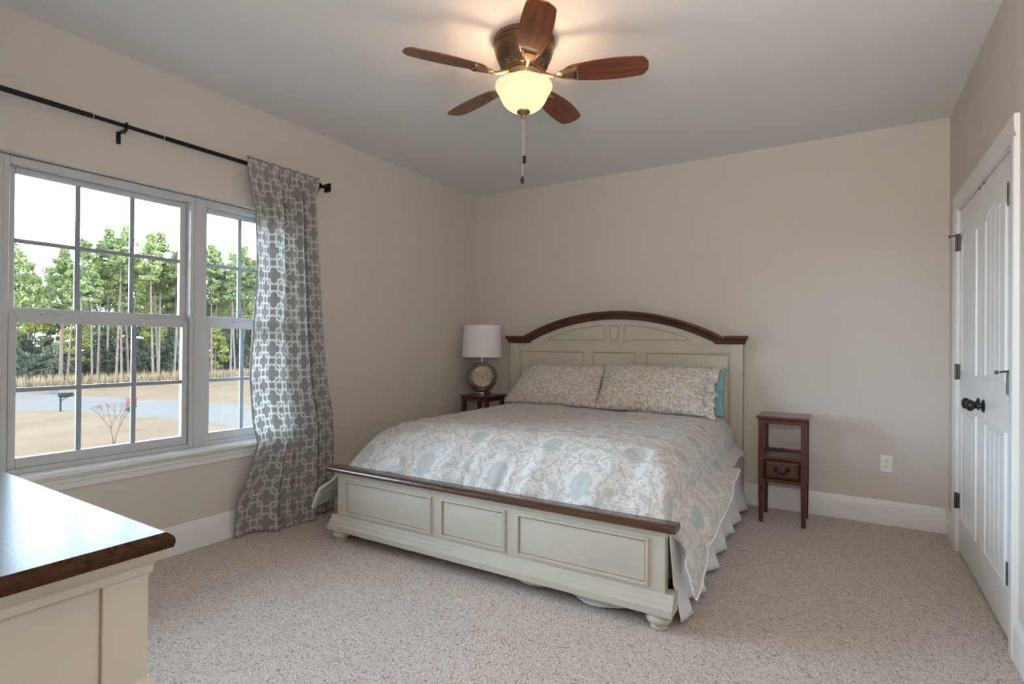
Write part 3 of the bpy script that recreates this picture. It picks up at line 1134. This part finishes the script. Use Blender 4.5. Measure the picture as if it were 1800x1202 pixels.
cn.rings([(cx_(.009), .783), (cx_(.014), .787), (cx_(.016), .802), (cx_(.028), .812), (cx_(.046), .828), (cx_(.050), .840)], lambda p, h: (p[0], p[1], h), [0] * 6)
cn.build('cornice', 'cream_paint', dr_, smooth=30)
wm = MB()
wm.rings([(cx_(.008), .535), (cx_(.026), .540), (cx_(.030), .568), (cx_(.020), .580), (cx_(.008), .590)], lambda p, h: (p[0], p[1], h), [0] * 5)
wm.build('waist_molding', 'cream_paint', dr_, smooth=30)
bsn = MB()
bsn.rings([(inset(cpn, -.022), .0), (inset(cpn, -.022), .09), (inset(cpn, -.012), .105), (inset(cpn, -.003), .115)], lambda p, h: (p[0], p[1], h), [0] * 4)
bsn.build('plinth', 'cream_paint', dr_, smooth=30)
for cx in (-.5, 0, .5):
    for z0, z1 in ((.60, .775), (.365, .52), (.14, .345)):
        pl = rect(cx * bx * 1.28 - .20, cx * bx * 1.28 + .20, z0, z1)
        pl = [(x, z) for x, z in pl]
        dd = MB()
        dd.rings([(pl, -.02), (pl, .004), (inset(pl, .010), .012), (inset(pl, .012), .012)], lambda p, h: (p[0], by - .012 + h, p[1]), [0] * 4)
        do = dd.build('drawer', 'cream_paint', dr_, smooth=20)
        MB().lathe([(0, .03), (.012, .028), (.016, .02), (.008, .01), (.007, 0)], (cx * bx * 1.28, by, (z0 + z1) / 2), 16, mat=Matrix.Rotation(R(-90), 3, 'X')).build('knob', 'dark_pewter', do, smooth=50)

# ------------------------------------------------------------------ curtain rod and curtain
XRD, ZRD = XL + .09, 2.335
rod = empty('curtain_rod', (XL, 1.315, ZRD))
tag(rod, 'black metal curtain rod above the window with square end cap', 'curtain rod')
rb = MB()
rb.tube([(.09, -1.25, 0), (.09, -.147, 0)], .0125, 14).tube([(.09, -.147, 0), (.09, .180, 0)], .0105, 14).tube([(.09, .180, 0), (.09, 1.255, 0)], .0125, 14)
rb.build('rod', 'black_metal', rod, smooth=40)
for yy in (-.147, .180):
    MB().tube([(.09, yy - .002, 0), (.09, yy + .002, 0)], .0130, 14).build('seam_ring', 'nickel', rod, smooth=40)
for yy, sg in ((1.255, 1), (-1.25, -1)):
    fn = MB()
    for h0, h1, a, b_ in ((.0, .012, .014, .020), (.012, .016, .028, .030), (.016, .026, .030, .030), (.026, .040, .030, .016)):
        pass
    fn.rings([(rect(-.012, .012, -.012, .012), 0), (rect(-.014, .014, -.014, .014), .012), (rect(-.029, .029, -.029, .029), .016), (rect(-.030, .030, -.030, .030), .028), (rect(-.024, .024, -.024, .024), .032), (rect(-.010, .010, -.010, .010), .044)], lambda p, h: (.09 + p[0], yy + sg * h, p[1]), [0] * 6)
    fn.build('finial', 'black_metal', rod, smooth=20)
for yy in (0.0, 1.21, -1.21):
    bk = MB()
    bk.box(0.001, .005, yy - .010, yy + .010, -.075, -.012)
    bk.box(.001, .086, yy - .010, yy + .010, -.022, -.017)
    bk.tube([(.09 + .0165 * math.cos(a), yy, .0165 * math.sin(a)) for a in [R(-200 + 310 * k / 16) for k in range(17)]], .0042, 8)
    bk.tube([(.075, yy, -.02), (.075, yy, -.040)], .003, 8)
    bko = bk.build('bracket', 'black_metal', rod, smooth=40)

LE = [(2.375, 1.962), (2.336, 1.964), (1.993, 2.028), (1.635, 2.040), (1.294, 2.021), (.998, 2.001), (.726, 2.021), (.572, 2.044), (.392, 1.997), (.227, 1.946), (.004, 1.945)]
RE = [(2.375, 2.500), (2.335, 2.497), (1.926, 2.516), (1.453, 2.551), (.969, 2.607), (.651, 2.666), (.004, 2.684)]


def lut(T, z):
    if z >= T[0][0]: return T[0][1]
    for (z0, a), (z1, b_) in zip(T, T[1:]):
        if z >= z1:
            t = (z0 - z) / (z0 - z1)
            t = t * t * (3 - 2 * t) * .5 + t * .5
            return a + (b_ - a) * t
    return T[-1][1]


def curt(u, v):
    z = 2.375 - v * 2.370
    yl, yr = lut(LE, z), lut(RE, z)
    low = sstep(1.9, .2, z)
    y = yl + (yr - yl) * u
    # tight gathers at the rod (mostly right of the loose left flap), long folds below
    gather = math.sin(u * 52 + 2 * math.sin(u * 7)) * .010 * sstep(.18, .3, u) * sstep(1.95, 2.33, z)
    f1 = (math.sin(u * 23 + .6 + 1.0 * math.sin(u * 5 + z * .8)) + .35 * math.sin(u * 47 + z)) * (.036 * sstep(.10, .35, u) + .010)
    f2 = .05 * math.exp(-((u - .70) / .085) ** 2) * low - .055 * math.exp(-((u - .56) / .06) ** 2) * low + .045 * math.exp(-((u - .40) / .12) ** 2) * low
    f3 = .012 * nz(u * 4, z * 1.2, 4) + .005 * nz(u * 9, z * 3, 6)
    x = XL + .100 + gather + f1 * (1 - .35 * low) + f2 + f3
    if z > 2.30:       # rod pocket wraps the rod
        x = XRD + .026 + gather + .004 * nz(u * 20, 1)
        z += .004 * nz(u * 25, 7)
    elif z > 2.22:
        t = (2.30 - z) / .08
        x = (XRD + .026 + gather) * (1 - t) + x * t
    # the sill pushes the cloth out; left foot swings back towards the wall
    bulge = math.exp(-((z - .60) / .10) ** 2) * sstep(.45, 0, u)
    x += .02 * bulge
    x -= .05 * sstep(.45, .05, z) * sstep(.30, 0, u)
    x += .055 * sstep(.6, 0, z) * math.exp(-((u - .58) / .16) ** 2)
    z += .010 * nz(u * 6, 9) * low * (1 - .0) + .012 * low * math.sin(u * 9)
    lim = XL + .026
    if .47 < z < .60 and y < 2.42:
        lim = XL + .062
    return (max(lim, x), y, max(.004, z))


cu_o = MB().grid(curt, 260, 200, lambda u, v: (u * 1.02, v * 2.37)).build('curtain', 'curtain_trellis', smooth=180, solid=.0012)
tag(cu_o, 'grey and cream trellis patterned curtain hanging from the black rod', 'curtain')
hm = MB()
hm.tube([curt(0.0, k / 150) for k in range(6, 151)], .004, 6)
hm.build('side_hem', 'curtain_trellis', cu_o, smooth=60)

# ------------------------------------------------------------------ ceiling fan
FA = (-1.378, 2.312)
fan = empty('ceiling_fan', (FA[0], FA[1], H))
tag(fan, 'five bladed ceiling fan with lit frosted bowl light', 'ceiling fan')
mh = MB()
mh.lathe([(0, 0), (.150, 0), (.153, -.004), (.153, -.020), (.149, -.024), (.153, -.028), (.155, -.036), (.151, -.042), (.147, -.060), (.138, -.090), (.124, -.118), (.118, -.126), (.119, -.130), (.112, -.136), (.102, -.152), (.098, -.158), (.098, -.166), (0, -.166)], seg=56)
mho = mh.build('motor_housing', 'bronze', fan, smooth=35)
for k in range(18):
    vt = MB()
    a = 2 * math.pi * k / 18
    mt_ = Matrix.Rotation(a, 3, 'Z')
    q_ = [mt_ @ Vector(p) for p in ((.1165, -.009, -.131), (.1165, .009, -.131), (.1045, .008, -.150), (.1045, -.008, -.150), (.1195, -.009, -.131), (.1195, .009, -.131), (.1075, .008, -.150), (.1075, -.008, -.150))]
    vt.add(q_, [(4, 5, 6, 7), (0, 1, 5, 4), (1, 2, 6, 5), (2, 3, 7, 6), (3, 0, 4, 7)])
    vt.build('vent_slot', 'slot_black', mho, smooth=0)
for k in range(5):
    a = R(19.5 + 72 * k)
    bl = MB()
    # outline of blade (along +x) : narrow root, wide middle, clipped tip
    N = 26
    top_, bot_ = [], []
    x0, x1 = .205, .605
    def halfw(t):
        w0 = .046 + .026 * math.sin(min(1, t / .62) * math.pi / 2)
        if t > .55: w0 -= .014 * ((t - .55) / .45) ** 2
        if t < .10: w0 *= .62 + .38 * math.sqrt(max(0, t / .10))
        if t > .93: w0 *= math.sqrt(max(.0, 1 - ((t - .93) / .075) ** 2)) * .5 + .5 * (1 - (t - .93) / .07 * .55)
        return w0
    ol = [(x0 + (x1 - x0) * i / N, halfw(i / N)) for i in range(N + 1)]
    pts = [(x, -w) for x, w in ol] + [(x, w) for x, w in ol[::-1]]
    bl.rings([(pts, -.003), (pts, .003)], lambda p, h: (p[0], p[1], h), [0, 0])
    bl.f.append(list(range(len(pts)))[::-1]); bl.mi.append(0)
    bo = bl.build('blade', 'blade_wood', fan, bevel=.001, smooth=30)
    bo.location = (0, 0, -.185)
    bo.rotation_euler = (R(-12.5), 0, a)
    ir = MB()
    ir.tube([(.075, 0, .022), (.110, 0, .004), (.150, 0, -.010), (.190, 0, -.010)], [.011, .010, .008, .008], 10)
    pol = [(.166, -.010), (.185, -.026), (.225, -.039), (.262, -.043), (.270, -.040), (.270, .040), (.262, .043), (.225, .039), (.185, .026), (.166, .010)]
    ir.rings([(pol, -.0035), (pol, -.009), (inset(pol, .007), -.014), (inset(pol, .010), -.011), (inset(pol, .018), -.017), (inset(pol, .0185), -.017)], lambda p, h: (p[0], p[1], h), [0] * 6)
    for yy in (-.02, .02):
        ir.tube([(.240, yy, -.014), (.240, yy, -.018)], .004, 8)
    ir.build('blade_arm', 'antique_brass', bo, smooth=35)
fit = MB()
fit.lathe([(0, -.166), (.090, -.166), (.092, -.176), (.086, -.196), (.070, -.204), (.060, -.222), (.060, -.226), (0, -.226)], seg=48)
fit.build('light_fitter', 'antique_brass', fan, smooth=35)
bw = MB()
outer = [(.141, -.226), (.1425, -.232), (.141, -.240), (.136, -.252), (.128, -.264), (.121, -.272), (.1205, -.278), (.117, -.284), (.116, -.290), (.112, -.298), (.103, -.314), (.088, -.331), (.070, -.344), (.045, -.354), (.015, -.358), (0, -.358)]
inner = [(max(0, r_ - .0045), z + (.004 if r_ < .12 else 0)) for r_, z in outer]
bw.lathe(outer, seg=64); bw.lathe(inner[::1], seg=64)
k0 = 0; k1 = len(outer) * 64
for k in range(64):
    bw.f.append([k, (k + 1) % 64, k1 + (k + 1) % 64, k1 + k]); bw.mi.append(0)
bwo = bw.build('glass_bowl', 'bowl_glass', fan, smooth=50)
fnl = MB()
fnl.lathe([(0, -.354), (.034, -.356), (.033, -.362), (.020, -.370), (.011, -.374), (.011, -.380), (.013, -.384), (.009, -.392), (0, -.394)], seg=28)
fnl.build('finial', 'antique_brass', fan, smooth=40)
for dx, L, nm in ((-.004, .29, 0), (.006, .19, 1)):
    ch = MB().tube([(dx, 0, -.392), (dx, 0, -.392 - L)], .0013, 6).build('pull_chain', 'nickel', fan)
    if nm == 0:
        fo = MB().lathe([(0, 0), (.005, -.002), (.0085, -.012), (.009, -.024), (.007, -.034), (.003, -.038), (0, -.038)], (dx, 0, -.392 - L + .002), 16)
    else:
        fo = MB().box(dx - .006, dx + .006, -.006, .006, -.392 - L - .034, -.392 - L + .002)
    fo.build('pull_fob', 'dark_pewter', ch, smooth=50)
for dx in (-.055, .055):
    c_ = (FA[0] + dx * cr.x, FA[1] + dx * cr.y, H - .285)
    light('fan_bulb', 'POINT', c_, 3.0, (1.0, .66, .41), shadow_soft_size=.022)

# ------------------------------------------------------------------ outdoors
G = -3.8
gd = MB().box(-320, -4.2, -200, 260, G - .5, G)
tag(gd.build('lawn', 'dry_lawn'), 'dry tan lawn and verge outside the window', 'ground', kind='structure')
rn = [(-70, -8), (-60, 4), (-49.7, 13.7), (-49.2, 15.2), (-47.9, 15.9), (-45.6, 16.4), (-40.2, 17.3), (-36.9, 18.4), (-34.0, 18.7), (-30.0, 18.6), (-20, 18.2), (-5, 17.5)]
rf = [(-5, 33), (-20, 31), (-30, 28.5), (-41.1, 25.2), (-44.5, 24.3), (-47.4, 23.8), (-52.9, 22.7), (-59.4, 21.0), (-68.0, 18.9), (-76, 14), (-90, 0)]
ro = MB(); 
pts = rn + rf
ro.add([(x, y, G + .03) for x, y in pts] + [(x, y, G - .1) for x, y in pts], [tuple(range(len(pts)))] + [(i, (i + 1) % len(pts), len(pts) + (i + 1) % len(pts), len(pts) + i) for i in range(len(pts))])
tag(ro.build('road', 'asphalt', smooth=0), 'pale grey road curving across the lawn outside', 'road', kind='structure')
# tall dry grass at the edge of the woods
tg = MB()
rg = random.Random(3)
for k in range(5200):
    y = rg.uniform(12, 60); x = -71.5 - rg.random() ** 1.3 * 5 + (y - 30) * .0
    h = rg.uniform(.5, 1.5); w_ = rg.uniform(.05, .12); a = rg.uniform(0, 3.14); lx, ly = rg.uniform(-.4, .4), rg.uniform(-.4, .4)
    tg.add([(x - w_ * math.cos(a), y - w_ * math.sin(a), G), (x + w_ * math.cos(a), y + w_ * math.sin(a), G), (x + lx, y + ly, G + h)], [(0, 1, 2)])
tag(tg.build('tall_grass', 'tall_grass', smooth=0), 'tall dry tan grass along the foot of the woods', 'grass', kind='stuff')


def clumps(mb, rnd, centers, n_each, leaf, flat=.6):
    for (cx, cy, cz, rad) in centers:
        for k in range(n_each):
            d = Vector((rnd.gauss(0, 1), rnd.gauss(0, 1), rnd.gauss(0, 1) * flat))
            d = d.normalized() * rad * rnd.random() ** .45
            d.z *= flat
            c_ = Vector((cx, cy, cz)) + d
            a1 = Vector((rnd.gauss(0, 1), rnd.gauss(0, 1), rnd.gauss(0, 1))).normalized()
            a2 = a1.orthogonal().normalized()
            l_ = leaf * rnd.uniform(.6, 1.4)
            mb.add([c_ - a1 * l_, c_ + a2 * l_ * .55, c_ + a1 * l_, c_ - a2 * l_ * .55], [(0, 1, 2, 3)])


def pine(seed, hgt, bare, crown_r, leafm, barkm, name, n_cl=34, n_leaf=22, leaf=.26):
    rnd = random.Random(seed)
    t = empty(name, (0, 0, 0))
    bend = [rnd.uniform(-.35, .35) for _ in range(4)]
    def ax(z):
        q_ = z / hgt
        return (bend[0] * math.sin(q_ * 3 + bend[1] * 5), bend[2] * math.sin(q_ * 2.6 + bend[3] * 5))
    tr_ = MB()
    pts = [(*ax(hgt * k / 9), hgt * k / 9 * .97) for k in range(10)]
    tr_.tube(pts, [.155 * (1 - .75 * k / 9) + .015 for k in range(10)], 8)
    cen = []
    for k in range(n_cl):
        q_ = rnd.random()
        z = hgt * (bare + (1 - bare) * q_)
        prof_ = math.sin(min(1, .18 + q_ * .95) * math.pi) ** .7
        rr = crown_r * prof_ * rnd.uniform(.25, 1)
        a = rnd.uniform(0, 6.28)
        bx_, by_ = ax(z)
        c_ = (bx_ + rr * math.cos(a), by_ + rr * math.sin(a), z + rr * .2)
        cen.append((*c_, rnd.uniform(.45, .95) * crown_r / 2.4))
        if k % 2 == 0:
            tr_.tube([(bx_, by_, z - rr * .15), ((bx_ + c_[0]) / 2, (by_ + c_[1]) / 2, z), c_], [.05, .035, .02], 5)
    for k in range(7):
        z = hgt * rnd.uniform(.25, bare + .1); a = rnd.uniform(0, 6.28); bx_, by_ = ax(z); l_ = rnd.uniform(.5, 1.3)
        tr_.tube([(bx_, by_, z), (bx_ + l_ * math.cos(a), by_ + l_ * math.sin(a), z + rnd.uniform(-.2, .3))], [.03, .012], 5)
    tr_.build('trunk', barkm, t, smooth=60)
    fo = MB()
    clumps(fo, rnd, cen, n_leaf, leaf)
    fo.build('crown', leafm, t, smooth=0)
    return t


WG = 'trees in the woods across the road'
protos = []
defs = [
    (11, 17.5, .55, 2.6, 'pine_green', 'bark', 'pine_tree', 'tall pine with a bare trunk and green crown in the woods across the road'),
    (12, 19.0, .60, 2.3, 'pine_green', 'bark_grey', 'pine_tree', 'tall grey-trunked pine with a high green crown in the woods across the road'),
    (13, 16.0, .45, 2.9, 'pine_yellow', 'bark', 'pine_tree', 'yellow-green pine in the woods across the road'),
    (17, 18.0, .68, 1.6, 'pine_green', 'bark', 'slender_pine', 'slender pine with a long bare trunk and a small high crown across the road'),
    (14, 13.5, .18, 3.2, 'oak_green', 'bark_grey', 'broadleaf_tree', 'bushy green tree filling the woods across the road'),
    (15, 9.0, .10, 2.4, 'pine_yellow', 'bark', 'young_pine', 'small yellow-green young pine at the edge of the woods'),
    (16, 5.5, .08, 2.6, 'shrub_green', 'bark_grey', 'evergreen_shrub', 'dark green shrub under the trees across the road'),
]
for d_ in defs:
    pr = pine(d_[0], d_[1], d_[2], d_[3], d_[4], d_[5], d_[6], n_cl=60 if d_[2] < .3 else 48, n_leaf=62 if d_[2] < .3 else 54, leaf=.20)
    tag(pr, d_[7], 'shrub' if 'shrub' in d_[6] else 'tree', WG if 'shrub' not in d_[6] else 'shrubs under the woods')
    protos.append(pr)
used = set()
rt = random.Random(21)


def place(i, x, y, s_=1.0):
    if i in used:
        o = copy_tree(protos[i])
    else:
        o = protos[i]; used.add(i)
    o.location = (x, y, G)
    o.rotation_euler.z = rt.uniform(0, 6.28)
    o.scale = (s_, s_, s_ * rt.uniform(.94, 1.08))
    return o


# rows of woods: pines in front, mixed behind; the skyline dips at the left and rises to the right
def row(x, step, kinds, s0, s1, off=0, y0=.265, y1=.69):
    y = y0 * -x + off; k = 0
    while y < y1 * -x:
        q_ = y / -x
        place(rt.choice(kinds), x - rt.uniform(-1.2, 1.2), y + rt.uniform(-.5, .5), s0 + (s1 - s0) * sstep(.30, .46, q_) + rt.uniform(-.05, .05))
        y += step; k += 1


row(-77.5, 4.6, [0, 1, 1, 0, 2], .80, 1.0, 3.5, y0=.31)
row(-83.5, 4.8, [1, 0, 2], .84, 1.06, 1.2, y0=.31)
row(-89.5, 4.8, [0, 1, 2, 4], .84, 1.08, 3.4)
row(-95.5, 5.6, [4, 4, 1], .92, 1.12, .5)
row(-102, 5.6, [4, 0, 2], .95, 1.16, 3.0)
row(-109, 6.4, [4, 4, 4, 1], 1.05, 1.25, .8)
row(-116, 6.6, [4, 2, 4], 1.15, 1.32, 3.6)
row(-124, 7.4, [4], 1.25, 1.4, 0)
row(-75.6, 2.9, [3], .72, .92, 4.6, y0=.31)
row(-79.4, 3.1, [3], .78, 1.0, 2.2, y0=.31)
row(-80.6, 4.6, [6, 6, 5], .80, .95, 1.5, y0=.25)
row(-86.6, 4.9, [6, 5, 6], .95, 1.05, 3.2, y0=.25)
row(-92.6, 5.2, [6], 1.0, 1.1, 0.5, y0=.25)
# broad spreading tree at the left end
bt = pine(31, 16.5, .42, 4.3, 'pine_green', 'bark', 'spreading_pine', n_cl=84, n_leaf=60, leaf=.21)
bt.location = (-83.5, 22.6, G)
tag(bt, 'broad round-crowned pine standing alone at the left end of the woods', 'tree')
# broken trunk
sn = empty('dead_trunk', (-75.2, 24.85, G))
sn.scale = (.74, .74, .74)
tag(sn, 'dead pine trunk broken off with an orange top at the edge of the woods', 'tree')
MB().tube([(0, 0, 0), (.05, .02, 2.5), (.02, .05, 5.5), (.06, 0, 7.6)], [.36, .27, .24, .23], 10).tube([(0, 0, 5), (.3, 1.6, 5.6), (.2, 2.3, 5.3)], [.06, .04, .015], 5).tube([(0, 0, 6.2), (-.2, 1.4, 6.9)], [.05, .015], 5).build('trunk', 'snag_wood', sn, smooth=60)
MB().tube([(.06, 0, 7.6), (.07, -.03, 8.1), (.10, -.10, 8.5)], [.24, .20, .07], 9).tube([(.06, .1, 7.9), (.06, .55, 8.3)], [.10, .03], 6).build('broken_top', 'snag_orange', sn, smooth=60)
# mailboxes, sapling, utility box
mb1 = empty('mailbox', (-47.6, 15.75, G))
tag(mb1, 'black mailbox on a thin post at the roadside, nearer the left window edge', 'mailbox')
MB().box(-.045, .045, -.045, .045, 0, 1.05).box(-.04, .04, -.045, .55, .96, 1.02).tube([(0, 0, .72), (0, .36, .97)], .025, 6).build('post', 'mail_black', mb1)
hbx = MB()
hbx.extrude([(.14, 0), (.14, .16)] + [(.14 * math.cos(a), .16 + .12 * math.sin(a)) for a in [math.pi * k / 8 for k in range(1, 8)]] + [(-.14, .16), (-.14, 0)], 'y', -.12, .72)
hbo = hbx.build('box', 'mail_black', mb1, smooth=50); hbo.location = (0, 0, 1.02)
mb2 = empty('mailbox', (-38.1, 16.2, G))
tag(mb2, 'mailbox with an orange paper box on a white post at the roadside', 'mailbox')
MB().box(-.07, .07, -.07, .07, 0, .95).build('post', 'white_post', mb2)
a_ = MB().box(-.16, .16, -.28, .28, 0, .22).build('box', 'mail_black', mb2, bevel=.05); a_.location = (0, .05, .80); a_.rotation_euler.x = R(35)
a_ = MB().box(-.22, .22, -.22, .22, 0, .42).build('paper_box', 'orange_box', mb2, bevel=.04); a_.location = (.05, -.02, 1.10)
MB().box(.221, .228, -.15, .10, 1.18, 1.42).build('sticker', 'white_post', mb2)
sa = MB()
rs = random.Random(5)
def branch(p, d, l_, r_, dep):
    q_ = p + d * l_
    sa.tube([p, (p + q_) / 2 + Vector((rs.uniform(-.03, .03), rs.uniform(-.03, .03), 0)), q_], [r_, r_ * .8, r_ * .6], 5)
    if dep:
        for k in range(3):
            nd = (d + Vector((rs.uniform(-.55, .55), rs.uniform(-.55, .55), rs.uniform(.0, .35)))).normalized()
            branch(q_, nd, l_ * .68, r_ * .55, dep - 1)
branch(Vector((0, 0, 0)), Vector((.02, -.16, 1)).normalized(), .75, .03, 5)
branch(Vector((0, .05, 0)), Vector((-.1, .30, 1)).normalized(), .75, .028, 5)
sao = sa.build('bare_sapling', 'twig', smooth=60)
sao.location = (-30.5, 12.2, G)
tag(sao, 'small leafless sapling on the tan lawn', 'tree')
ub = MB().box(-.45, .45, -.4, .4, 0, .55).build('utility_box', 'white_post', bevel=.06)
ub.location = (-64.2, 20.6, G)
tag(ub, 'small pale utility box on the verge beyond the road', 'utility box')
